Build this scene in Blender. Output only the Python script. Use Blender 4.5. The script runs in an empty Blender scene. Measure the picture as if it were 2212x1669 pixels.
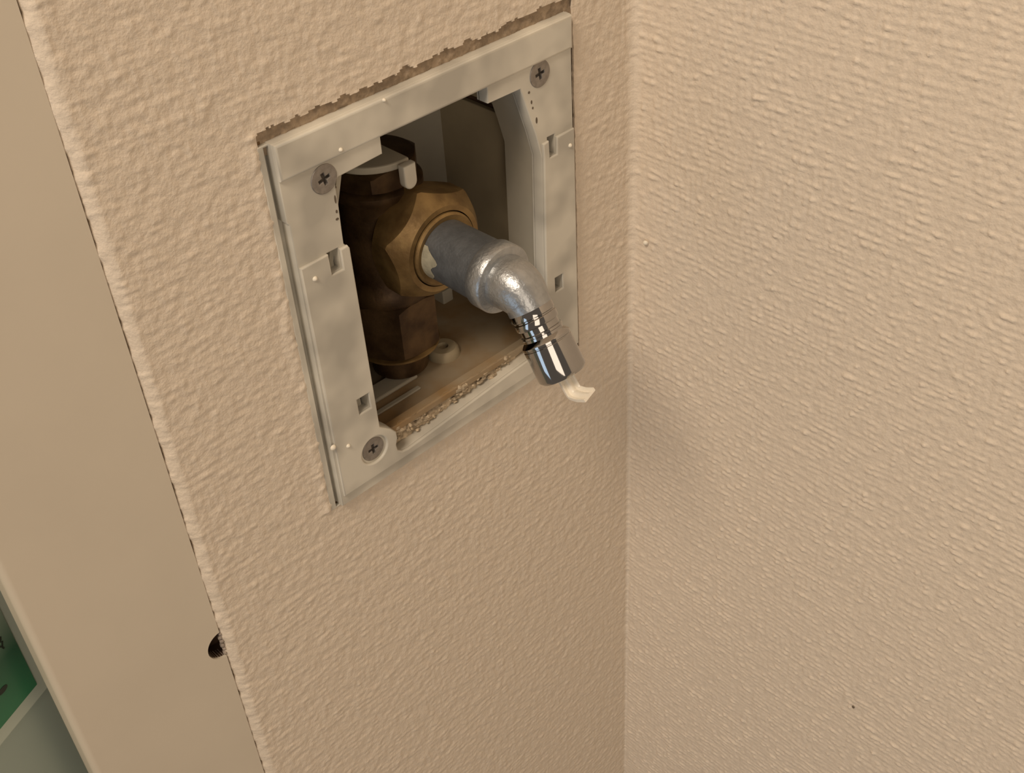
import bpy, math
import numpy as np
from mathutils import Matrix, Vector

# ------------------------------------------------------------------ camera, world, lights, exposure
S = 0.001                      # the scene is measured in millimetres
SC = bpy.context.scene
COL = SC.collection

cam_data = bpy.data.cameras.new('camera')
cam_data.sensor_fit = 'HORIZONTAL'
cam_data.sensor_width = 36.0
cam_data.lens = 2535.27 / 2212 * 36.0
cam_data.clip_start = 0.01
cam_data.clip_end = 50
cam = bpy.data.objects.new('camera', cam_data)
COL.objects.link(cam)
right = Vector((0.711569, -0.700665, -0.052334))
fwd = Vector((0.524075, 0.57889, -0.624686))
up = Vector((0.467991, 0.41708, 0.77912))
m = Matrix((right, up, -fwd)).transposed().to_4x4()
m.translation = Vector((-129.421, -222.846, 237.849)) * S
cam.matrix_world = m
SC.camera = cam

world = bpy.data.worlds.new('room_light')
SC.world = world
world.use_nodes = True
bg = world.node_tree.nodes['Background']
bg.inputs['Color'].default_value = (1.0, 0.82, 0.66, 1)
bg.inputs['Strength'].default_value = 0.17

SC.view_settings.view_transform = 'Standard'
SC.view_settings.look = 'None'
SC.view_settings.gamma = 1
SC.view_settings.use_curve_mapping = False
SC.view_settings.exposure = -0.10


def area(name, direction, dist, size, size_y, power, color, aim=(60, -20, 40)):
    l = bpy.data.lights.new(name, 'AREA')
    l.shape = 'RECTANGLE'
    l.size = size
    l.size_y = size_y
    l.energy = power
    l.color = color
    o = bpy.data.objects.new(name, l)
    COL.objects.link(o)
    d = Vector(direction).normalized()
    a = Vector(aim) * S
    o.location = a + d * dist
    z = d
    x = Vector((0, 0, 1)).cross(z).normalized()
    y = z.cross(x)
    mm = Matrix((x, y, z)).transposed().to_4x4()
    mm.translation = o.location
    o.matrix_world = mm
    return o


area('ceiling_lamp', (-0.58, -0.19, 0.79), 1.15, 0.30, 0.30, 8.6, (1.0, 0.83, 0.65))
area('room_lamp', (-0.55, -0.81, 0.21), 1.5, 0.62, 1.0, 4.9, (1.0, 0.84, 0.67))
area('window_light', (-0.97, -0.09, -0.22), 1.2, 0.26, 0.8, 1.1, (0.58, 0.78, 1.0))

XC = 131.35                    # where the two walls meet
XJ = -45.4                     # left edge of the wallpaper


# ------------------------------------------------------------------ materials
def new_mat(name):
    mt = bpy.data.materials.new(name)
    mt.use_nodes = True
    nt = mt.node_tree
    return mt, nt, nt.nodes['Principled BSDF']


def mat(name, color, rough=0.5, metal=0.0, var=0.0, var_scale=80.0, var_color=None,
        bump=0.0, bump_scale=900.0, spec=0.5, subsurf=0.0, trans=0.0, detail=4.0):
    mt, nt, b = new_mat(name)
    c = (*color, 1)
    b.inputs['Base Color'].default_value = c
    b.inputs['Roughness'].default_value = rough
    b.inputs['Metallic'].default_value = metal
    b.inputs['Specular IOR Level'].default_value = spec
    if trans:
        b.inputs['Transmission Weight'].default_value = trans
    if subsurf:
        b.inputs['Subsurface Weight'].default_value = subsurf
        b.inputs['Subsurface Radius'].default_value = (1.0, 0.8, 0.6)
        b.inputs['Subsurface Scale'].default_value = 0.001
    tc = nt.nodes.new('ShaderNodeTexCoord')
    if var:
        n = nt.nodes.new('ShaderNodeTexNoise')
        n.inputs['Scale'].default_value = var_scale
        n.inputs['Detail'].default_value = detail
        nt.links.new(tc.outputs['Object'], n.inputs['Vector'])
        r = nt.nodes.new('ShaderNodeValToRGB')
        r.color_ramp.elements[0].position = 0.38
        r.color_ramp.elements[1].position = 0.62
        vc = var_color or tuple(x * (1 - var) for x in color)
        r.color_ramp.elements[0].color = (*vc, 1)
        r.color_ramp.elements[1].color = c
        nt.links.new(n.outputs['Fac'], r.inputs['Fac'])
        nt.links.new(r.outputs['Color'], b.inputs['Base Color'])
    if bump:
        n2 = nt.nodes.new('ShaderNodeTexNoise')
        n2.inputs['Scale'].default_value = bump_scale
        n2.inputs['Detail'].default_value = 3
        nt.links.new(tc.outputs['Object'], n2.inputs['Vector'])
        bp = nt.nodes.new('ShaderNodeBump')
        bp.inputs['Strength'].default_value = bump
        bp.inputs['Distance'].default_value = 0.0004
        nt.links.new(n2.outputs['Fac'], bp.inputs['Height'])
        nt.links.new(bp.outputs['Normal'], b.inputs['Normal'])
    return mt


M = {}
M['paper'] = mat('vinyl_wallpaper', (0.745, 0.645, 0.525), 0.62, var=0.06, var_scale=420, bump=0.5, bump_scale=1300, spec=0.25)
M['jamb'] = mat('beige_laminate', (0.67, 0.60, 0.49), 0.42, var=0.03, var_scale=30, spec=0.35)
M['plastic'] = mat('aged_white_plastic', (0.67, 0.635, 0.545), 0.45, var=0.20, var_scale=60, var_color=(0.46, 0.435, 0.375), bump=0.05, bump_scale=400, spec=0.4, detail=2)
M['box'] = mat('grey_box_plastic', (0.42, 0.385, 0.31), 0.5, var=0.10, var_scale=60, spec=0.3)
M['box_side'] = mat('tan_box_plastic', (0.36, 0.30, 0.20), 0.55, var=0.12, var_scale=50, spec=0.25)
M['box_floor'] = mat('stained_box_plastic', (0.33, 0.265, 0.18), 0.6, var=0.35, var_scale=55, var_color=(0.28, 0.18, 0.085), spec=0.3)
M['screw'] = mat('dull_zinc', (0.33, 0.30, 0.27), 0.45, metal=0.6, var=0.2, var_scale=600)
M['recess'] = mat('dark_recess_steel', (0.10, 0.085, 0.07), 0.6, metal=0.4)
M['plaster'] = mat('bare_plaster', (0.40, 0.31, 0.22), 0.9, var=0.35, var_scale=450, bump=0.8, bump_scale=900, spec=0.1)
M['crumb'] = mat('crumbled_plaster', (0.58, 0.47, 0.33), 0.9, var=0.45, var_scale=500, bump=0.6, bump_scale=900, spec=0.1)
M['brass'] = mat('tarnished_brass', (0.29, 0.19, 0.075), 0.45, metal=0.55, var=0.45, var_scale=110, var_color=(0.15, 0.09, 0.033), bump=0.25, bump_scale=700)
M['brass_dark'] = mat('browned_brass', (0.12, 0.072, 0.033), 0.5, metal=0.6, var=0.5, var_scale=120, var_color=(0.05, 0.027, 0.012), bump=0.25, bump_scale=700)
M['cast'] = mat('grey_cast_metal', (0.45, 0.465, 0.475), 0.36, metal=0.85, var=0.12, var_scale=500, bump=0.35, bump_scale=1100)
M['cast_dark'] = mat('dull_grey_coating', (0.17, 0.18, 0.19), 0.46, metal=0.55, var=0.2, var_scale=300, bump=0.3, bump_scale=1200)
M['chrome'] = mat('polished_chrome', (0.42, 0.41, 0.40), 0.07, metal=1.0)
M['sealant'] = mat('dried_sealant', (0.36, 0.33, 0.24), 0.7, var=0.2, var_scale=400, bump=0.4)
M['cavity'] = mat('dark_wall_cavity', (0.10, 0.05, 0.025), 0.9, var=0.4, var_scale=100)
M['fleck'] = mat('white_paint', (0.80, 0.74, 0.62), 0.5)
M['torn'] = mat('torn_paper_core', (0.36, 0.30, 0.25), 0.8, var=0.3, var_scale=500)
M['ink'] = mat('dark_green_ink', (0.010, 0.018, 0.011), 0.4)
M['board'] = mat('brown_board_edge', (0.20, 0.12, 0.055), 0.9, var=0.3, var_scale=300)
M['grime'] = mat('brown_grime', (0.13, 0.10, 0.07), 0.8)
M['strip'] = mat('clear_ribbed_plastic', (0.92, 0.86, 0.74), 0.3, trans=0.10, spec=0.6)
M['shelf'] = mat('grey_green_plastic', (0.19, 0.20, 0.16), 0.5, var=0.08, var_scale=25)
M['border'] = mat('pale_label_border', (0.50, 0.57, 0.50), 0.45)
M['bottle'] = mat('grey_green_bottle_plastic', (0.34, 0.41, 0.365), 0.35, spec=0.4, subsurf=0.0)


def gradient_mat():
    mt, nt, b = new_mat('green_gradient_print')
    b.inputs['Roughness'].default_value = 0.35
    tc = nt.nodes.new('ShaderNodeTexCoord')
    sep = nt.nodes.new('ShaderNodeSeparateXYZ')
    nt.links.new(tc.outputs['Object'], sep.inputs['Vector'])
    mr = nt.nodes.new('ShaderNodeMapRange')
    mr.inputs['From Min'].default_value = 0.012
    mr.inputs['From Max'].default_value = 0.042
    nt.links.new(sep.outputs['Z'], mr.inputs['Value'])
    r = nt.nodes.new('ShaderNodeValToRGB')
    r.color_ramp.elements[0].color = (0.03, 0.19, 0.09, 1)
    r.color_ramp.elements[1].color = (0.26, 0.33, 0.26, 1)
    e = r.color_ramp.elements.new(0.5)
    e.color = (0.028, 0.11, 0.062, 1)
    nt.links.new(mr.outputs['Result'], r.inputs['Fac'])
    nt.links.new(r.outputs['Color'], b.inputs['Base Color'])
    return mt


M['green'] = gradient_mat()


# ------------------------------------------------------------------ helpers (millimetres in, metres out)
def link(name, me, material, parent=None):
    o = bpy.data.objects.new(name, me)
    COL.objects.link(o)
    if material is not None and not me.materials:
        me.materials.append(material)
    if parent is not None:
        o.parent = parent
    return o


def mesh(name, V, F, material, parent=None, sharp=None, origin=(0, 0, 0)):
    V = np.asarray(V, float) - np.asarray(origin, float)
    me = bpy.data.meshes.new(name)
    me.from_pydata((V * S).tolist(), [], [list(map(int, f)) for f in F])
    me.validate()
    if sharp is not None:
        me.shade_smooth()
        me.set_sharp_from_angle(angle=math.radians(sharp))
    me.update()
    return link(name, me, material, parent)


def empty(name, loc, label, cat, group=None):
    o = bpy.data.objects.new(name, None)
    o.empty_display_size = 0.01
    COL.objects.link(o)
    o.location = Vector(loc) * S
    tag(o, label, cat, group)
    return o


def tag(o, label, cat, group=None):
    o['label'] = label
    o['category'] = cat
    if group:
        o['group'] = group
    return o


def structure(o):
    o['kind'] = 'structure'
    return o


class MB:
    """collects several closed solids into one part mesh"""
    def __init__(self):
        self.V = []
        self.F = []

    def add(self, V, F):
        k = len(self.V)
        self.V.extend([tuple(map(float, v)) for v in V])
        self.F.extend([[i + k for i in f] for f in F])
        return self

    def box(self, x0, x1, y0, y1, z0, z1):
        V = [(x, y, z) for x in (x0, x1) for y in (y0, y1) for z in (z0, z1)]
        F = [(0, 1, 3, 2), (4, 6, 7, 5), (0, 4, 5, 1), (2, 3, 7, 6), (0, 2, 6, 4), (1, 5, 7, 3)]
        return self.add(V, F)

    def build(self, name, material, parent=None, sharp=None, origin=(0, 0, 0), bevel=0, seg=2):
        o = mesh(name, self.V, self.F, material, parent, sharp, origin)
        if bevel:
            bv = o.modifiers.new('bevel', 'BEVEL')
            bv.width = bevel * S
            bv.segments = seg
            bv.limit_method = 'ANGLE'
            bv.angle_limit = math.radians(40)
        return o


def curve_fill(loops, y0, y1, bevel=0.0):
    """outline with holes in the x-z plane, thickened from y0 (front) to y1, bevelled edges -> verts, faces"""
    cu = bpy.data.curves.new('outline', 'CURVE')
    cu.dimensions = '2D'
    cu.fill_mode = 'BOTH'
    for lp in loops:
        sp = cu.splines.new('POLY')
        sp.points.add(len(lp) - 1)
        for pnt, (x, z) in zip(sp.points, lp):
            pnt.co = (x, z, 0, 1)
        sp.use_cyclic_u = True
    cu.extrude = (y1 - y0) / 2 - bevel
    cu.bevel_depth = bevel
    cu.bevel_resolution = 2
    cu.offset = -bevel
    ob = bpy.data.objects.new('outline', cu)
    COL.objects.link(ob)
    dg = bpy.context.evaluated_depsgraph_get()
    dg.update()
    me = bpy.data.meshes.new_from_object(ob.evaluated_get(dg))
    V = np.empty(len(me.vertices) * 3)
    me.vertices.foreach_get('co', V)
    V = V.reshape(-1, 3)
    F = [list(pl.vertices) for pl in me.polygons]
    bpy.data.objects.remove(ob)
    bpy.data.curves.remove(cu)
    bpy.data.meshes.remove(me)
    yc = (y0 + y1) / 2
    return np.stack([V[:, 0], yc - V[:, 2], V[:, 1]], 1), F


def circle(cx, cz, r, n=32):
    return [(cx + r * math.cos(2 * math.pi * i / n), cz + r * math.sin(2 * math.pi * i / n)) for i in range(n)]


def frame_for(d):
    d = np.asarray(d, float)
    d = d / np.linalg.norm(d)
    a = np.array([1.0, 0, 0]) if abs(d[0]) < 0.9 else np.array([0, 0, 1.0])
    u = np.cross(a, d)
    u /= np.linalg.norm(u)
    return u, np.cross(d, u), d


def lathe(origin, d, prof, n=64, rfun=None, caps=True):
    """prof = [(radius, distance along d)]; rfun(theta, r, i) may shape the section"""
    u, w, d = frame_for(d)
    o = np.asarray(origin, float)
    V, F = [], []
    for i, (r, t) in enumerate(prof):
        for k in range(n):
            th = 2 * math.pi * k / n
            rr, tt = (r, t) if rfun is None else rfun(th, r, t)
            V.append(o + d * tt + (u * math.cos(th) + w * math.sin(th)) * rr)
    for i in range(len(prof) - 1):
        for k in range(n):
            a, b = i * n + k, i * n + (k + 1) % n
            F.append((a, b, b + n, a + n))
    if caps:
        F.append(tuple(range(n - 1, -1, -1)))
        F.append(tuple(range((len(prof) - 1) * n, len(prof) * n)))
    return V, F


def hexnut(origin, d, ap, t0, t1, bore, turn=0.0, n=96, cham=0.60, end_r=None):
    """hexagonal nut, apothem ap, with chamfered end faces; bore = radius of the end opening"""
    rc = end_r or ap * 0.99
    u, w, d = frame_for(d)
    o = np.asarray(origin, float)

    def rh(th):
        a = (th - turn) % (math.pi / 3) - math.pi / 6
        return ap / math.cos(a)
    rings = []
    for kind in ('b0', 'c0', 's0', 's1', 'c1', 'b1'):
        row = []
        for k in range(n):
            th = 2 * math.pi * k / n
            h = rh(th)
            drop = max(0.0, (h - rc) * cham)
            if kind == 'b0': r, t = bore, t0
            elif kind == 'c0': r, t = min(rc, h), t0
            elif kind == 's0': r, t = h, t0 + drop
            elif kind == 's1': r, t = h, t1 - drop
            elif kind == 'c1': r, t = min(rc, h), t1
            else: r, t = bore, t1
            row.append(o + d * t + (u * math.cos(th) + w * math.sin(th)) * r)
        rings.append(row)
    V = [v for row in rings for v in row]
    F = []
    for i in range(5):
        for k in range(n):
            a, b = i * n + k, i * n + (k + 1) % n
            F.append((a, b, b + n, a + n))
    for k in range(n):
        a, b = k, (k + 1) % n
        F.append((a, a + 5 * n, b + 5 * n, b))
    return V, F


def sweep(path, radii, n=48, caps=True):
    """round tube along a path that stays in the plane x = const"""
    P = np.asarray(path, float)
    T = np.gradient(P, axis=0)
    T /= np.linalg.norm(T, axis=1)[:, None]
    X = np.array([1.0, 0, 0])
    V, F = [], []
    for p_, t_, r_ in zip(P, T, radii):
        w = np.cross(t_, X)
        for k in range(n):
            th = 2 * math.pi * k / n
            V.append(p_ + (X * math.cos(th) + w * math.sin(th)) * r_)
    for i in range(len(P) - 1):
        for k in range(n):
            a, b = i * n + k, i * n + (k + 1) % n
            F.append((a, b, b + n, a + n))
    if caps:
        F.append(tuple(range(n - 1, -1, -1)))
        F.append(tuple(range((len(P) - 1) * n, len(P) * n)))
    return V, F


def vnoise(u, v, seed):
    """smooth value noise on arrays, about -1..1"""
    rng = np.random.RandomState(seed)
    tab = rng.uniform(-1, 1, (256, 256))
    iu = np.floor(u).astype(int)
    iv = np.floor(v).astype(int)
    fu = u - iu
    fv = v - iv
    fu = fu * fu * (3 - 2 * fu)
    fv = fv * fv * (3 - 2 * fv)
    a = tab[iu % 256, iv % 256]
    b = tab[(iu + 1) % 256, iv % 256]
    c = tab[iu % 256, (iv + 1) % 256]
    d = tab[(iu + 1) % 256, (iv + 1) % 256]
    return (a * (1 - fu) + b * fu) * (1 - fv) + (c * (1 - fu) + d * fu) * fv


def weave(u, v, seed, thread=1.0, bead=1.0, blot=0.07, pebble=0.0):
    """height in mm of the embossed fabric wallpaper: beaded, slubby threads mostly along u"""
    ph = v / 2.3 + 0.40 * vnoise(u / 11, v / 5, seed)
    row = np.floor(ph)
    ridge = 0.5 + 0.5 * np.cos(2 * np.pi * (ph - row - 0.5))
    slub = 0.5 + 0.5 * vnoise(u / 2.3 + 13.7 * (row % 17), row + 0.001, seed + 1)
    ph2 = u / 2.2 + 0.4 * vnoise(u / 6, v / 9, seed + 2)
    col = np.floor(ph2)
    ridge2 = 0.5 + 0.5 * np.cos(2 * np.pi * (ph2 - col - 0.5))
    slub2 = 0.5 + 0.5 * vnoise(col + 0.001, v / 2.4 + 7.3 * (col % 13), seed + 3)
    patch = 0.5 + 0.5 * vnoise(u / 14, v / 14, seed + 6)
    beads = np.clip(vnoise(u / 1.3 + 5.1 * (row % 11), row + 0.5, seed + 4) * 1.6 - 0.25, 0, 1)
    h = thread * ridge * slub ** 1.5 * 0.22
    h += thread * ridge2 * slub2 ** 1.6 * (0.10 + 0.16 * patch)
    h += bead * 0.34 * beads * ridge ** 1.5
    h += blot * vnoise(u / 2.6, v / 2.2, seed + 7)
    if pebble:
        h += pebble * (vnoise(u / 1.5 + 0.3 * v, v / 1.15, seed + 8) + 0.6 * vnoise(u / 0.95, v / 1.3 - 0.2 * u, seed + 9))
    h += 0.03 * vnoise(u / 0.9, v / 0.85, seed + 5)
    return h


def grid_mesh(name, P, keep, material):
    """P: (ni, nj, 3) points, keep: (ni-1, nj-1) faces kept"""
    ni, nj = P.shape[:2]
    idx = np.arange(ni * nj).reshape(ni, nj)
    Q = np.stack([idx[:-1, :-1], idx[1:, :-1], idx[1:, 1:], idx[:-1, 1:]], -1)[keep]
    used = np.unique(Q)
    remap = np.full(ni * nj, -1)
    remap[used] = np.arange(len(used))
    V = P.reshape(-1, 3)[used] * S
    Q = remap[Q]
    me = bpy.data.meshes.new(name)
    me.vertices.add(len(V))
    me.vertices.foreach_set('co', V.astype(np.float32).ravel())
    me.loops.add(Q.size)
    me.loops.foreach_set('vertex_index', Q.astype(np.int32).ravel())
    me.polygons.add(len(Q))
    me.polygons.foreach_set('loop_start', np.arange(0, Q.size, 4, dtype=np.int32))
    me.polygons.foreach_set('loop_total', np.full(len(Q), 4, dtype=np.int32))
    me.update(calc_edges=True)
    me.shade_smooth()
    me.materials.append(material)
    o = bpy.data.objects.new(name, me)
    COL.objects.link(o)
    return o


# ------------------------------------------------------------------ the setting: two papered walls
def fillet_r(z):
    return np.interp(z, [-300, -60, 120], [0.5, 1.5, 4.0])


def fillet(d, r):
    q = np.clip(r - d, 0, None)
    return np.where(d < r, r - np.sqrt(np.clip(r * r - q * q, 0, None)), 0.0)


def smooth(a, b, x):
    t = np.clip((x - a) / (b - a), 0, 1)
    return t * t * (3 - 2 * t)


zs = np.concatenate([[-900, -700, -500, -400, -340], np.arange(-306, 182, 0.5), [210, 260, 340, 480, 700]])
# left wall, with the cut-out for the outlet
cs = np.concatenate([np.arange(XJ, 121.0, 0.5), np.linspace(121.0, XC, 22)])
Cg, Zg = np.meshgrid(cs, zs, indexing='ij')
Rg = fillet_r(Zg)
endx = XC - 0.2929 * Rg
Xg = np.where(Cg <= 115, Cg, 115 + (Cg - 115) * (endx - 115) / (XC - 115))
wj = smooth(0.0, 2.0, endx - Xg)
H = weave(Xg, Zg, 11, 0.60, 0.50, 0.12, 0.085) * wj
seam = lambda z: 0.22 * vnoise(z / 1.4, z * 0 + 0.7, 91) + 0.12 * vnoise(z / 0.7, z * 0 + 0.7, 92)
dj = Xg - XJ
edge = np.clip(1 - dj / 3.6, 0, 1)
lump = 0.5 + 0.4 * vnoise(Xg / 2.6, Zg / 2.4, 31) + 0.5 * vnoise(Xg / 1.6, Zg / 1.1, 32)
H = H * (1 - 0.6 * edge) + edge * (1 - edge) * 4 * 0.36 * lump
Yg = -H - fillet(XC - Xg, Rg) + 2.2 * edge ** 2.2
ragged = 0.50 * vnoise(Zg / 2.6, Zg * 0 + 3.3, 41) + 0.16 * vnoise(Zg / 0.9, Zg * 0 + 8.3, 42)
Xg = Xg + ragged * edge ** 2 - 0.7 * seam(Zg) * (1 - wj)
Yg = Yg - 0.7 * seam(Zg) * (1 - wj)
# the cut round the outlet frame is torn in the vinyl: raised lip and ragged line
cut_l, cut_r, cut_b, cut_t = -2.3, 104.6, -4.3, 116.8
jag = 0.5 * vnoise(Xg / 1.7, Zg / 1.7, 51) + 0.35 * vnoise(Xg / 0.8, Zg / 0.8, 52)
top_jag = 0.9 * vnoise(Xg / 2.3, Zg * 0 + 0.5, 53) + 0.5 * vnoise(Xg / 0.9, Zg * 0 + 0.5, 54)
hole_d = np.maximum(np.maximum(cut_l - 0.6 * jag - Xg, Xg - cut_r - 0.12 * jag),
                    np.maximum(cut_b - 0.1 * jag - Zg, Zg - (cut_t + 0.008 * Xg) - top_jag))
left_lip = np.exp(-((Xg - cut_l + 1.8) / 1.6) ** 2) * (Zg > cut_b) * (Zg < cut_t)
Yg = Yg - left_lip * 0.75 * (0.35 + 0.65 * np.clip(vnoise(Xg / 1.8, Zg / 1.8, 55), 0, 1))
keep = np.ones((len(cs) - 1, len(zs) - 1), bool)
hc = 0.25 * (hole_d[:-1, :-1] + hole_d[1:, :-1] + hole_d[1:, 1:] + hole_d[:-1, 1:])
keep &= hc > 0
wall_left = structure(grid_mesh('wall_left', np.stack([Xg, Yg, Zg], -1), keep, M['paper']))
if wall_left.data.polygons[0].normal.y > 0:
    wall_left.data.flip_normals()
# thickness of the paper along the torn cut-out and along the board
P3 = np.stack([Xg, Yg, Zg], -1)
segs = []
d0 = keep[1:, :] != keep[:-1, :]
for i, j in zip(*np.nonzero(d0)):
    segs.append((P3[i + 1, j], P3[i + 1, j + 1]))
d1 = keep[:, 1:] != keep[:, :-1]
for i, j in zip(*np.nonzero(d1)):
    segs.append((P3[i, j + 1], P3[i + 1, j + 1]))
for j in range(len(zs) - 1):
    segs.append((P3[0, j], P3[0, j + 1]))
V, F = [], []
for a, b in segs:
    k = len(V)
    V += [a, b, b + (0, 0.7, 0), a + (0, 0.7, 0)]
    F.append((k, k + 1, k + 2, k + 3))
mesh('paper_edge', V, F, M['paper'], wall_left)

ds = np.concatenate([np.linspace(0, 10, 20)[:-1], np.arange(10, 196, 0.5), [215, 250, 320, 450, 650, 900]])
Dg, Zr = np.meshgrid(ds, zs, indexing='ij')
Rr = fillet_r(Zr)
Dg = np.where(Dg <= 14, 0.2929 * Rr + Dg * (14 - 0.2929 * Rr) / 14, Dg)
wk = smooth(0.0, 2.0, Dg - 0.2929 * Rr)
Hr = weave(Dg + 300, Zr, 71, 1.30, 1.45, 0.08, 0.03) * wk
Xr = XC - fillet(Dg, Rr) - Hr - 0.7 * seam(Zr) * (1 - wk)
Dg = Dg + 0.7 * seam(Zr) * (1 - wk)
wall_right = structure(grid_mesh('wall_right', np.stack([Xr, -Dg, Zr], -1), np.ones((len(ds) - 1, len(zs) - 1), bool), M['paper']))
if wall_right.data.polygons[0].normal.x > 0:
    wall_right.data.flip_normals()
fl = MB()
V, F = lathe((XC - 0.35, -110.1, -130), (-1, 0, 0), [(0.05, 0), (0.55, 0.1), (0.5, 0.35), (0.05, 0.5)], 12)
fl.add(V, F)
fl.build('dark_speck', M['grime'], wall_right, 60)
V, F = lathe((XC - 0.8, -6.9, 27.8), (-1, -0.6, 0), [(0.1, 0), (0.9, 0.15), (0.7, 0.6), (0.1, 0.8)], 14)
MB().add(V, F).build('paint_fleck', M['fleck'], wall_right, 60)

# bare plaster showing between the torn paper and the frame
pl = MB()
rng = np.random.RandomState(5)
xs = np.arange(-4, 106.5, 0.6)
zz = np.arange(110.5, 121, 0.6)
Xp, Zp = np.meshgrid(xs, zz, indexing='ij')
Yp = 0.75 + 0.25 * vnoise(Xp / 1.5, Zp / 1.2, 81) + 0.15 * vnoise(Xp / 0.7, Zp / 0.7, 82)
plaster = grid_mesh('bare_plaster', np.stack([Xp, Yp, Zp], -1), np.ones((len(xs) - 1, len(zz) - 1), bool), M['plaster'])
if plaster.data.polygons[0].normal.y > 0:
    plaster.data.flip_normals()
plaster.parent = wall_left
pl.box(-6, -1.0, 0.9, 6, -9, 121).box(102.6, 112, 1.3, 6, -9, 121).box(-1, 103, 0.9, 6, -9, -4.0)
pl.build('board_edge', M['board'], wall_left)

# dark brown space added behind the box so its open left stays dark
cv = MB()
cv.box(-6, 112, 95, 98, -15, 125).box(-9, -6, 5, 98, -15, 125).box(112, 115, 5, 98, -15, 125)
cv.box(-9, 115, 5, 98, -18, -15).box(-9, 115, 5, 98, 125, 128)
structure(cv.build('added_cavity', M['cavity']))

# ------------------------------------------------------------------ smooth beige board left of the paper
jb = MB()
NZ = [-900, 900]
xe = -45.6
ca = math.acos((xe + 45.4) / 5.2)
notch = [(-45.4 + 5.2 * math.cos(t), -28.6 + 5.2 * math.sin(t)) for t in np.linspace(2 * math.pi - ca, ca, 33)]
V, F = curve_fill([[(-89.6, -900), (xe, -900)] + notch + [(xe, 900), (-89.6, 900)]], 1.8, 5.8)
jb.add(V, F)
prof = [(-89.6, 1.8)]
for k in range(0, 13):
    a = math.pi / 2 * k / 12
    prof.append((-89.6 - 1.9 * math.sin(a), 3.7 - 1.9 * math.cos(a)))
prof += [(-91.5, 9.5), (-89.6, 9.5)]
PV = [(x, y, z) for z in NZ for x, y in prof]
n = len(prof)
PF = [(i, i + 1, i + 1 + n, i + n) for i in range(n - 1)]
jb.add(PV, PF)
jamb = structure(jb.build('trim_1', M['jamb'], None, 35))
V, F = lathe((-45.4, 2.6, -28.6), (0, 1, 0), [(5.2, 0), (5.2, 5.5), (0.2, 6.0)], 40, caps=False)
mesh('hole_liner', V, F, M['cavity'], jamb, 40)
tp = MB()
for k, (z, r) in enumerate([(-24.6, 0.7), (-26.0, 1.0), (-27.7, 1.1), (-29.4, 1.0), (-31.0, 0.9), (-32.8, 0.8)]):
    V, F = lathe((XJ - 0.1 - 0.25 * (k % 2), 1.6, z), (0.2, 1, 0.1), [(0.2, 0), (r * 0.8, 0.4), (r * 0.7, 1.4), (0.2, 1.9)], 9)
    tp.add(V, F)
tp.build('torn_paper', M['torn'], jamb, 60)

MB().box(-45.5, -36, 2.9, 3.6, -900, 900).build('gap_backing', M['board'], jamb)  # added brown strip that blocks light through the gap
# ------------------------------------------------------------------ recessed plastic box
box = empty('recessed_box', (51, 20, 8), 'grey plastic wall box with stained floor sunk behind the white frame', 'box')
bo = np.array((51, 20, 8.0))
kw = dict(parent=box, origin=bo)
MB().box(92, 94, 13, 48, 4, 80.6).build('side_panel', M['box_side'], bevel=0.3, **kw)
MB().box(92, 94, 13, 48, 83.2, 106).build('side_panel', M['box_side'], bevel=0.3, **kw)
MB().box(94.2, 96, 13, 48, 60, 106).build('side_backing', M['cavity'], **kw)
MB().box(61, 94, 47, 49, 4, 106).build('back_panel', M['box'], **kw)  # left part omitted so that side of the box stays dark
MB().box(12, 94, 13, 49, 106, 108).build('top_panel', M['box'], **kw)
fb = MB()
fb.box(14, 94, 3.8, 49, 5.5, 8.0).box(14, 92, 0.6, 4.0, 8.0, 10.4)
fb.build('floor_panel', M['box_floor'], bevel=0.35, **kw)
rb = MB()
rb.box(14, 46.5, 15.6, 22.5, 8.0, 9.4)
rb.build('floor_rib', M['box'], bevel=0.5, **kw)
rb = MB()
rb.box(14, 43.5, 10.6, 12.4, 8.0, 8.7)
rb.build('floor_rib', M['box'], bevel=0.3, **kw)
V, F = lathe((60.5, 19, 7.8), (0, 0, 1), [(5.4, 0), (5.0, 2.6), (4.2, 3.4), (1.8, 3.5), (1.6, 2.4)], 40)
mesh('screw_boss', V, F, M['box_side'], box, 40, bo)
MB().box(79.5, 84, 40, 47.2, 4, 13).build('box_clip', M['box'], bevel=0.4, **kw)

# the sleeve of the opening: follows the right and upper edge of the frame and runs back 15 mm
outline = [(81.4, 99.2), (86.6, 83.0), (88.9, 74.5), (88.2, 41.7), (88.0, 30), (87.6, 12), (86.6, 7.5)]


def wall_strip(pts, y0, y1, t):
    P = np.array(pts, float)
    T = np.gradient(P, axis=0)
    T /= np.linalg.norm(T, axis=1)[:, None]
    N = np.stack([T[:, 1], -T[:, 0]], 1)
    if N[:, 0].sum() < 0:
        N = -N
    V, F = [], []
    for p_, n_ in zip(P, N):
        q = p_ + n_ * t
        V += [(p_[0], y0, p_[1]), (p_[0], y1, p_[1]), (q[0], y1, q[1]), (q[0], y0, q[1])]
    for i in range(len(P) - 1):
        for k in range(4):
            a, b = 4 * i + k, 4 * i + (k + 1) % 4
            F.append((a, a + 4, b + 4, b))
    F.append((0, 1, 2, 3))
    k = 4 * (len(P) - 1)
    F.append((k + 3, k + 2, k + 1, k))
    return V, F


V, F = wall_strip(outline, 0.6, 14.3, 1.4)
mesh('opening_sleeve', V, F, M['box'], box, 30, bo)
V, F = wall_strip([(102 - x, z) for x, z in outline], 0.6, 14.3, -1.4)
mesh('opening_sleeve', V, F, M['box'], box, 30, bo)

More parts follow.
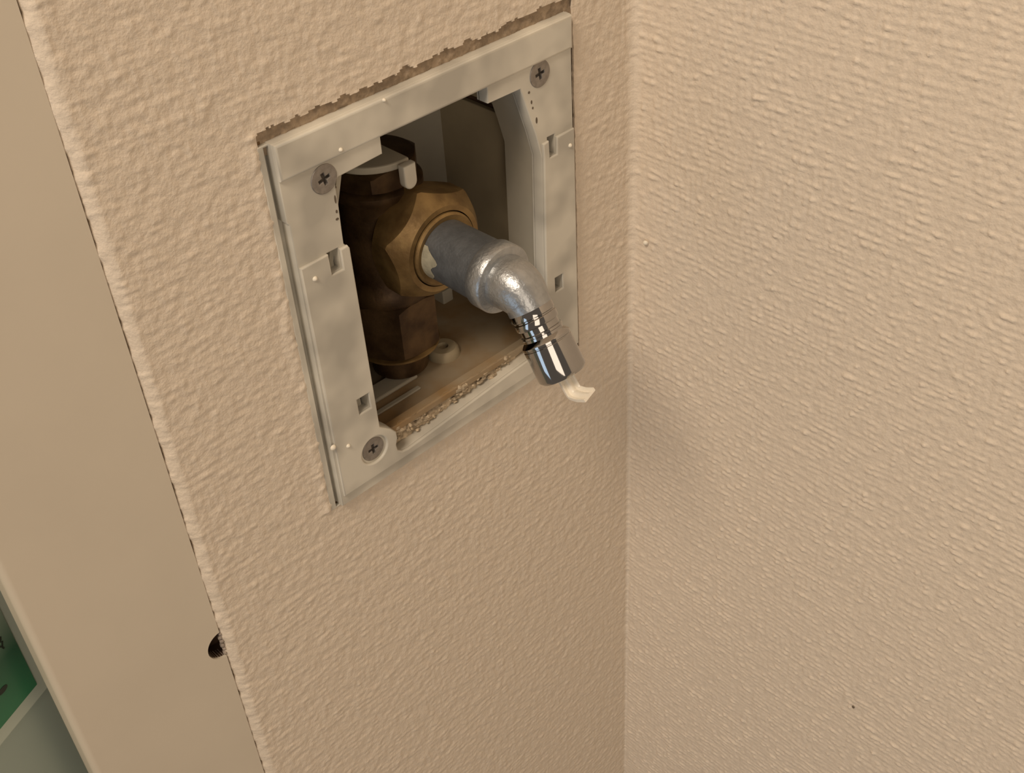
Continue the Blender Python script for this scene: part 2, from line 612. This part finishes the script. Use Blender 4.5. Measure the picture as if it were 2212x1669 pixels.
# white bracket lying over the upper nut, with a round-ended tongue
pg = MB()
arc = [(49.5, 44), (33.5, 44), (33.5, 25)]
for k in range(17):
    a = math.radians(180 + 98 * k / 16)
    arc.append((47.5 + 14.0 * math.cos(a), 24.5 + 14.0 * math.sin(a)))
n = len(arc)
Vt = [(x, y, 86.6) for x, y in arc] + [(x, y, 84.4) for x, y in arc]
Ft = [tuple(range(n)), tuple(range(2 * n - 1, n - 1, -1))] + [(i, i + n, (i + 1) % n + n, (i + 1) % n) for i in range(n)]
pg.add(Vt, Ft)
pg.build('pipe_bracket', M['box'], bevel=0.5, **kw)
tl = [(44.3, 86.6), (44.3, 81.6)] + [(46.5 + 2.2 * math.cos(a), 81.4 + 2.2 * math.sin(a)) for a in np.linspace(math.pi, 2 * math.pi, 14)] + [(48.7, 81.6), (48.7, 86.6)]
V, F = curve_fill([tl], 6.9, 9.6, 0.5)
mesh('bracket_tongue', V, F, M['plastic'], box, 40, bo)

# ------------------------------------------------------------------ brass valve with cast elbow and chrome nozzle
tap = empty('water_tap', (47, 24, 8), 'tarnished brass tap with grey cast elbow and chrome nozzle reaching out of the box', 'tap')
to = np.array((47, 24, 8.0))
AX = (47, 24.5, 0)
V, F = lathe(AX, (0, 0, 1), [(12.0, 38), (13.2, 39), (13.6, 41), (13.2, 43.2), (12.4, 44.5), (12.6, 50), (13.2, 60), (12.6, 68),
                             (12.6, 73), (13.8, 74.5), (13.8, 76.4), (12.6, 77.4)], 72)
mesh('valve_body', V, F, M['brass_dark'], tap, 40, to)
V, F = hexnut(AX, (0, 0, 1), 12.2, 77.4, 83.8, 1.0, turn=0.35)
mesh('upper_nut', V, F, M['brass_dark'], tap, 25, to)
V, F = hexnut(AX, (0, 0, 1), 12.3, 19.5, 38.6, 9.0, turn=0.52)
mesh('lower_nut', V, F, M['brass_dark'], tap, 25, to)
V, F = lathe(AX, (0, 0, 1), [(12.9, 18.2), (13.4, 18.5), (13.4, 19.2), (12.2, 19.7)], 64)
mesh('nut_washer', V, F, M['brass'], tap, 40, to)
V, F = lathe(AX, (0, 0, 1), [(9.0, 9.6), (9.0, 18.2)], 48)
mesh('drop_pipe', V, F, M['brass_dark'], tap, 40, to)
PX, PZ = 51.0, 60.0
AY = (PX, 0, PZ)
V, F = hexnut(AY, (0, 1, 0), 15.6, 1.2, 17.5, 11.6, turn=math.radians(-10), cham=1.15, end_r=13.2)
mesh('union_nut', V, F, M['brass'], tap, 22, to)
V, F = lathe(AY, (0, 1, 0), [(9.3, 0.6), (10.6, 0.2), (11.2, 0.8), (11.3, 2.2), (10.3, 3.2), (9.3, 3.4)], 64)
mesh('thread_ring', V, F, M['brass'], tap, 30, to)
V, F = lathe(AY, (0, -1, 0), [(8.9, -12), (9.0, -1), (9.05, 6), (9.2, 17.5), (9.3, 18.6)], 72)
mesh('outlet_pipe', V, F, M['cast_dark'], tap, 40, to)
# dried sealant smear wrapped on the root of the pipe
sm = MB()
rows = []
for i, t in enumerate(np.linspace(-1.0, 6.5, 9)):
    row = []
    for k, th in enumerate(np.linspace(math.radians(145), math.radians(225), 15)):
        wob = 1.6 * math.sin(5 * th) + 1.2 * math.sin(11 * th + 1)
        tt = -1.0 + (t + 1) * max(0.15, (0.75 + 0.12 * wob) * math.cos((k - 7) / 7 * 1.2))
        r = 9.12 + 0.3 * max(0, 1 - i / 8) * (1 - abs(k - 7) / 7.5)
        row.append((PX + r * math.cos(th), -tt, PZ + r * math.sin(th)))
    rows.append(row)
V = [q for row in rows for q in row]
F = [(i * 15 + k, i * 15 + k + 1, (i + 1) * 15 + k + 1, (i + 1) * 15 + k) for i in range(8) for k in range(14)]
mesh('sealant_smear', V, F, M['sealant'], tap, 60, to)
# ring and elbow (60 degrees down)
V, F = lathe(AY, (0, -1, 0), [(9.2, 17.6), (9.95, 18.1), (10.1, 18.5), (10.1, 22.7), (9.7, 23.3), (8.5, 23.6), (7.4, 23.8)], 72)
mesh('elbow_ring', V, F, M['cast'], tap, 35, to)
BEND = math.radians(55)
D = np.array([0, -math.cos(BEND), -math.sin(BEND)])
path, rad = [], []
y0 = -22.5
path.append((PX, y0, PZ)); rad.append(7.7)
Rb = 8.3
for k in range(0, 15):
    a = BEND * k / 14
    path.append((PX, -25.4 - Rb * math.sin(a), PZ - Rb * (1 - math.cos(a))))
    rad.append(7.7 - 1.4 * k / 14 + 0.35 * math.sin(math.pi * k / 14))
e = np.array(path[-1])
for t in (0.8, 1.6):
    path.append(tuple(e + D * t)); rad.append(6.3)
V, F = sweep(path, rad, 64)
mesh('elbow', V, F, M['cast'], tap, 50, to)
E0 = e + D * 1.4
prof = [(5.9, -1), (6.1, 0.05), (6.2, 0.25), (6.2, 2.1), (6.05, 2.3), (5.9, 2.4), (5.9, 2.7), (6.05, 2.8), (6.2, 3.0), (6.2, 4.4), (5.95, 4.9),
        (5.55, 5.1), (5.55, 6.6), (6.0, 6.8), (6.05, 7.4), (5.9, 7.6), (5.9, 8.3), (6.2, 8.6), (6.9, 9.3), (7.1, 9.6), (7.1, 10.2), (6.95, 10.35),
        (6.95, 10.6), (7.1, 10.75), (7.1, 19.8), (6.9, 20.2), (6.2, 20.9), (5.7, 20.3), (5.5, 12.0)]
V, F = lathe(E0, D, prof, 96, caps=False)
mesh('chrome_nozzle', V, F, M['chrome'], tap, 32, to)
V, F = lathe(E0, D, [(5.9, 15.0), (5.9, 15.4), (1.5, 15.6)], 40)
mesh('nozzle_plug', V, F, M['recess'], tap, 40, to)

# clear plastic strip bent out of the nozzle
pts = np.array([E0 + D * 14, E0 + D * 20.5, (51, -48.6, 33.9), (51, -51.6, 34.6), (51, -54.8, 36.3)])
w = np.array([0.70, 0.45, 0.0]); w = np.array([0.95, 0.0, 0.30]); w /= np.linalg.norm(w)
ss = MB()
dens = []
for i in range(len(pts) - 1):
    for t in np.linspace(0, 1, 7)[:-1]:
        dens.append(pts[i] * (1 - t) + pts[i + 1] * t)
dens.append(pts[-1])
dens = np.array(dens)
for _ in range(2):
    dens[1:-1] = 0.25 * dens[:-2] + 0.5 * dens[1:-1] + 0.25 * dens[2:]
sec = []
for k in range(25):
    s_ = -2.4 + 4.8 * k / 24
    sec.append((s_, 0.12 + 0.75 * abs(math.cos(math.pi * 2 * (s_ + 2.4) / 4.8))))
sec = sec + [(s_, -0.18) for s_, h_ in reversed(sec)]
T = np.gradient(dens, axis=0); T /= np.linalg.norm(T, axis=1)[:, None]
V, F = [], []
ns = len(sec)
for p_, t_ in zip(dens, T):
    nrm = np.cross(t_, w); nrm /= np.linalg.norm(nrm)
    if nrm[1] > 0 and nrm[2] < 0.3: nrm = nrm
    wv = np.cross(nrm, t_)
    for s_, h_ in sec:
        V.append(p_ + wv * s_ + nrm * h_)
for i in range(len(dens) - 1):
    for k in range(ns):
        a, b = i * ns + k, i * ns + (k + 1) % ns
        F.append((a, b, b + ns, a + ns))
F.append(tuple(range(ns - 1, -1, -1))); F.append(tuple(range((len(dens) - 1) * ns, len(dens) * ns)))
so = tuple(E0 + D * 21)
strip = mesh('plastic_strip', V, F, M['strip'], None, 50, so)
strip.location = Vector(so) * S
tag(strip, 'short clear ribbed plastic strip bent upward out of the chrome nozzle end', 'strip')

# ------------------------------------------------------------------ white plastic mounting frame
fr = empty('mounting_frame', (51, 0, 0), 'off-white plastic mounting frame screwed round the square wall opening', 'frame')
fo = np.array((51, 0, 0.0))
opening = [(16.0, 97.2), (17.2, 98.3), (31.6, 98.9), (31.6, 103.6), (68.9, 103.6), (68.9, 98.9), (81.2, 98.7), (86.4, 82.8), (88.6, 74.3), (87.6, 41.7),
           (87.4, 30), (87.0, 9.5), (85.6, 7.0), (68.6, 5.9), (57.7, 5.0), (44.5, 3.9), (26.0, 2.6), (23.6, 3.0), (22.0, 4.6), (21.8, 6.8), (22.6, 9.0),
           (22.4, 11.6), (20.6, 13.8), (17.0, 17.0), (16.7, 78.3), (15.6, 79.7), (15.7, 84.0), (16.0, 92)]


def slot(x0, x1, z0, z1):
    return [(x0, z0), (x1, z0), (x1, z1), (x0, z1)]


slots = [slot(10.0, 13.6, 73.2, 79.4), slot(10.9, 15.0, 25.4, 30.8), slot(91.0, 94.0, 73.9, 80.2), slot(91.4, 94.8, 26.0, 31.4)]
fm = MB()
# flange behind, base layer, and the raised layer
ring_out = [(-2.9, -4.4), (102.4, -4.4), (102.4, 113.6), (-2.9, 113.6)]
ring_in = [(-1.1, -4.0), (102.0, -4.0), (102.0, 113.0), (-1.1, 113.0)]
V, F = curve_fill([ring_out, ring_in], -0.35, 1.2, 0.2); fm.add(V, F)
V, F = curve_fill([[(-1.2, -4.1), (102.0, -4.1), (102.0, 113.0), (-1.0, 113.0)], opening] + slots, 1.6, 2.6, 0.1); fm.add(V, F)
lower = [(0.2, -3.7), (101.9, -3.7), (101.9, 113.8), (0.2, 113.8), (0.2, 92.6), (0.9, 91.8)]
hs = [circle(12.9, 99.6, 2.1, 24), circle(88.9, 100.6, 2.1, 24), circle(13.9, 10.0, 2.1, 24), circle(88.9, 10.4, 2.1, 24)]
V, F = curve_fill([lower, opening] + slots + hs, -1.9, 2.2, 0.3); fm.add(V, F)
rim = [(0.3, 104.0), (101.8, 104.0), (101.8, 113.7), (0.3, 113.7)]
V, F = curve_fill([rim], -2.8, -1.0, 0.8); fm.add(V, F)
i0 = opening.index((88.6, 74.3))
low_inner = [(88.2, 79.2)] + opening[i0:opening.index((16.7, 78.3)) + 1] + [(15.7, 79.2)]
lower_poly = [(1.0, 0.2), (1.0, 79.4), (9.9, 79.4)] + [(10.0, 73.2), (13.6, 73.2), (13.6, 79.2)] + [(16.2, 79.2)]
lower_poly += list(reversed(opening[i0:opening.index((16.7, 78.3)) + 1]))
lower_poly += [(88.4, 79.2), (90.9, 79.4), (91.0, 73.9), (94.0, 73.9), (94.1, 79.4), (101.6, 79.4), (101.6, 0.2)]
cb = [circle(13.9, 10.0, 4.7, 36), circle(88.9, 10.4, 4.7, 36)]
V, F = curve_fill([lower_poly, slots[1], slots[3]] + cb, -2.8, -1.6, 0.45); fm.add(V, F)
fm.build('frame_plate', M['plastic'], fr, 40, fo)


def rect_tab(x0, x1, y0, y1, z0, z1, name, material):
    return MB().box(x0, x1, y0, y1, z0, z1).build(name, material, fr, origin=fo, bevel=0.15)


# grey floors of the clip slots
for (x0, x1, z0, z1) in ((9.6, 14.2, 72.6, 80), (10.5, 15.4, 25, 31.2), (90.6, 94.4, 73.4, 80.6), (91, 95.2, 25.6, 31.8)):
    rect_tab(x0, x1, 2.6, 3.4, z0, z1, 'slot_backing', M['box'])


def cross_loop(a, b, ang):
    pts_ = [(-b, a), (b, a), (b, b), (a, b), (a, -b), (b, -b), (b, -a), (-b, -a), (-b, -b), (-a, -b), (-a, b), (-b, b)]
    c, s_ = math.cos(ang), math.sin(ang)
    return [(c * x - s_ * z, s_ * x + c * z) for x, z in reversed(pts_)]


def screw(x, y, z, ang):
    V, F = curve_fill([circle(0, 0, 3.95, 48), cross_loop(1.75, 0.48, ang)], -0.25, 0.9, 0.22)
    o = mesh('screw', V, F, M['screw'], fr, 40)
    o.location = (Vector((x, y, z)) - Vector(fo)) * S
    o['label'] = 'dull grey cross-head screw'
    V, F = lathe((0, 0.75, 0), (0, 1, 0), [(3.0, 0), (2.0, 1.4), (2.0, 3.5)], 24)
    mesh('screw_shank', V, F, M['recess'], o, 40)
    return o


screw(12.9, -1.9, 99.6, 0.25)
screw(88.9, -1.9, 100.6, 0.15)
screw(13.9, -1.9, 10.0, 0.05)
screw(88.9, -1.9, 10.4, 0.6)
for k, (x, z, r) in enumerate([(4.6, 74.8, 0.75), (0.3, 20.0, 0.95), (5.2, 17.4, 0.7), (18.5, 105.6, 0.6), (99.5, 74.6, 0.7), (33.5, 113.2, 0.5)]):
    V, F = lathe((x, -2.7, z), (0, -1, 0), [(r, 0), (r * 0.95, 0.25), (r * 0.6, 0.6), (0.05, 0.75)], 14)
    mesh('paint_drip', V, F, M['fleck'], fr, 60, fo)
gm = MB()
for x, z, a, b in ((15.2, 92.9, 0.28, 1.2), (15.0, 89.5, 0.3, 0.5), (14.8, 87.4, 0.5, 0.35), (84.4, 96.6, 0.4, 0.4), (85.2, 93.4, 0.3, 0.6),
                   (85.6, 91.5, 0.3, 0.4), (86.9, 87.2, 0.35, 1.0), (16.0, 96.0, 0.2, 0.3)):
    V, F = curve_fill([[(x + a * math.cos(t) , z + b * math.sin(t)) for t in np.linspace(0, 2 * math.pi, 11)[:-1]]], -1.98, -1.85)
    gm.add(V, F)
o = gm.build('grime_speck', M['grime'], fr, None, fo)
o['kind'] = 'stuff'

# crumbled plaster along the lower edge of the opening
cr = MB()
rng = np.random.RandomState(9)
ico_v = None


def lump_solid(c, sx, sy, sz, seed):
    r_ = np.random.RandomState(seed)
    V, F = [], []
    nu, nv = 7, 5
    for i in range(nv):
        ph = math.pi * (i + 0.5) / nv
        for j in range(nu):
            th = 2 * math.pi * j / nu
            k = r_.uniform(0.7, 1.15)
            V.append((c[0] + sx * k * math.sin(ph) * math.cos(th), c[1] + sy * k * math.sin(ph) * math.sin(th), c[2] + sz * k * math.cos(ph)))
    for i in range(nv - 1):
        for j in range(nu):
            a, b = i * nu + j, i * nu + (j + 1) % nu
            F.append((a, b, b + nu, a + nu))
    F.append(tuple(range(nu - 1, -1, -1)))
    F.append(tuple(range((nv - 1) * nu, nv * nu)))
    return V, F


for k in range(130):
    x = 23.5 + 52 * rng.uniform(0, 1) ** 1.5
    s_ = 0.25 + 0.95 * rng.uniform(0, 1) ** 2.2
    zlow = 3.4 + (x - 24) * 0.055
    z = zlow + rng.uniform(0, 1) ** 1.3 * (9.6 - zlow)
    if x > 60 and z < 7.5 and rng.rand() < 0.5:
        continue
    y = 1.3 + rng.uniform(-0.9, 0.7) + (0.4 if 40 < x < 46 else 0)
    V, F = lump_solid((x, y, z), s_ * rng.uniform(0.8, 1.9), s_, s_ * rng.uniform(0.6, 1.1), k)
    cr.add(V, F)
o = cr.build('plaster_crumbs', M['crumb'], None, None, (50, 1, 6))
o.location = Vector((50, 1, 6)) * S
tag(o, 'crumbled tan plaster packed along the lower edge of the opening', 'plaster')
o['kind'] = 'stuff'
xs = np.arange(20.5, 90, 0.45)
zz = np.arange(1.0, 10.6, 0.45)
Xp, Zp = np.meshgrid(xs, zz, indexing='ij')
crack = np.exp(-((Zp - 6.6 - 0.022 * (Xp - 24) - 0.7 * vnoise(Xp / 4.0, Xp * 0 + 0.4, 84)) / 0.42) ** 2) * np.clip(0.4 + 1.2 * vnoise(Xp / 5.5, Xp * 0 + 4.4, 85), 0, 1)
Yp = 1.15 + 0.45 * vnoise(Xp / 2.2, Zp / 1.3, 86) + 0.3 * vnoise(Xp / 0.9, Zp / 0.8, 87) + 1.8 * crack + 0.10 * (10 - Zp)
bed = grid_mesh('plaster_bed', np.stack([Xp, Yp, Zp], -1), np.ones((len(xs) - 1, len(zz) - 1), bool), M['crumb'])
if bed.data.polygons[0].normal.y > 0:
    bed.data.flip_normals()
bed.parent = wall_left

# ------------------------------------------------------------------ lower left: bottle and shelf behind the board
ux = np.array([-13.5, -6.2]); ux = ux / np.linalg.norm(ux)
bot = empty('detergent_bottle', (-110, 25, -24), 'pale grey-green bottle with green printed label standing behind the beige board', 'bottle')
bot.rotation_euler = (0, 0, math.atan2(ux[1], ux[0]))
# local x runs along the front face away from the corner; local -y? the face looks to the viewer
C0 = Vector((-92.5, 15.0, -14.0))


def loc(lx, ly, lz):
    """local bottle coordinates (face corner as zero) to the bottle's own frame"""
    c, s_ = ux
    wx = C0.x + lx * c - ly * s_
    wy = C0.y + lx * s_ + ly * c
    dx, dy = wx + 110, wy - 25
    return (dx * c + dy * s_, -dx * s_ + dy * c, C0.z + lz + 24)


bb = MB()
a0 = loc(-14, -30, -130); a1 = loc(70, -0.6, 62)
bb.box(a0[0], a1[0], a0[1], a1[1], a0[2], a1[2])
bb.build('bottle_body', M['bottle'], bot, 40, bevel=2.2, seg=4)
a0 = loc(-4.5, -1.2, -5.0); a1 = loc(64, -0.3, 54)
MB().box(a0[0], a1[0], a0[1], a1[1], a0[2], a1[2]).build('label_border', M['border'], bot, bevel=0.4)
a0 = loc(0, -0.9, 0); a1 = loc(60, 0.0, 50)
bb = MB().box(a0[0], a1[0], a0[1], a1[1], a0[2], a1[2])
bb.build('printed_label', M['green'], bot)
ct = loc(28, -15.3, 62)
sh_v, sh_f = [], []
for i, (k, dz) in enumerate(((1.0, -0.6), (0.93, 4), (0.72, 9), (0.45, 13), (0.26, 15))):
    for j in range(40):
        th = 2 * math.pi * j / 40
        c, q = math.cos(th), math.sin(th)
        e_ = 0.25 + 0.75 * (i / 4)
        sh_v.append((ct[0] + 40 * k * math.copysign(abs(c) ** e_, c), ct[1] + (14.2 if k > 0.4 else 13.5) * min(1, k * 1.15) * math.copysign(abs(q) ** e_, q), ct[2] + dz))
for i in range(4):
    for j in range(40):
        a, b = i * 40 + j, i * 40 + (j + 1) % 40
        sh_f.append((a, b, b + 40, a + 40))
mesh('bottle_shoulder', sh_v, sh_f, M['bottle'], bot, 50)
V, F = lathe((ct[0], ct[1], ct[2] + 14), (0, 0, 1), [(10.5, 0), (10.5, 4), (13, 4.2), (13, 20), (12.2, 21), (1, 21)], 40)
mesh('bottle_cap', V, F, M['border'], bot, 35)
mk = MB()


def face_patch(pts2, ly):
    return [loc(x, ly, z) for x, z in pts2]


def mark(pts2):
    n_ = len(pts2)
    front = face_patch(pts2, 0.12)
    back = face_patch(pts2, -0.1)
    mk.add(front + back, [tuple(range(n_)), tuple(range(2 * n_ - 1, n_ - 1, -1))] + [(i, (i + 1) % n_, (i + 1) % n_ + n_, i + n_) for i in range(n_)])


def stroke(p0, p1, wd):
    d = np.array(p1) - np.array(p0)
    nn = np.array([-d[1], d[0]]) / np.linalg.norm(d) * wd / 2
    mark([tuple(np.array(p0) + nn), tuple(np.array(p1) + nn), tuple(np.array(p1) - nn), tuple(np.array(p0) - nn)])


mark([(9.3 + 1.7 * math.cos(t), 9.4 + 0.9 * math.sin(t)) for t in np.linspace(0, 2 * math.pi, 25)[:-1]])
for p0, p1 in (((3.3, 23.6), (3.7, 22.6)), ((3.7, 22.6), (4.1, 22.2)), ((3.4, 22.0), (4.1, 20.4)), ((4.1, 20.4), (3.8, 19.6)), ((4.6, 21.2), (4.0, 20.6))):
    stroke(p0, p1, 0.5)
mk.build('label_print', M['ink'], bot)

structure(MB().box(-900, 160, 160, 166, -900, 900).build('wall_far', M['jamb']))
sh = MB()
sh.box(-190, -60, 11.5, 150, -148, -144.2)
o = sh.build('shelf', M['shelf'], None, None, (-125, 40, -148))
o.location = Vector((-125, 40, -148)) * S
tag(o, 'grey-green plastic shelf under the bottle left of the beige board', 'shelf')
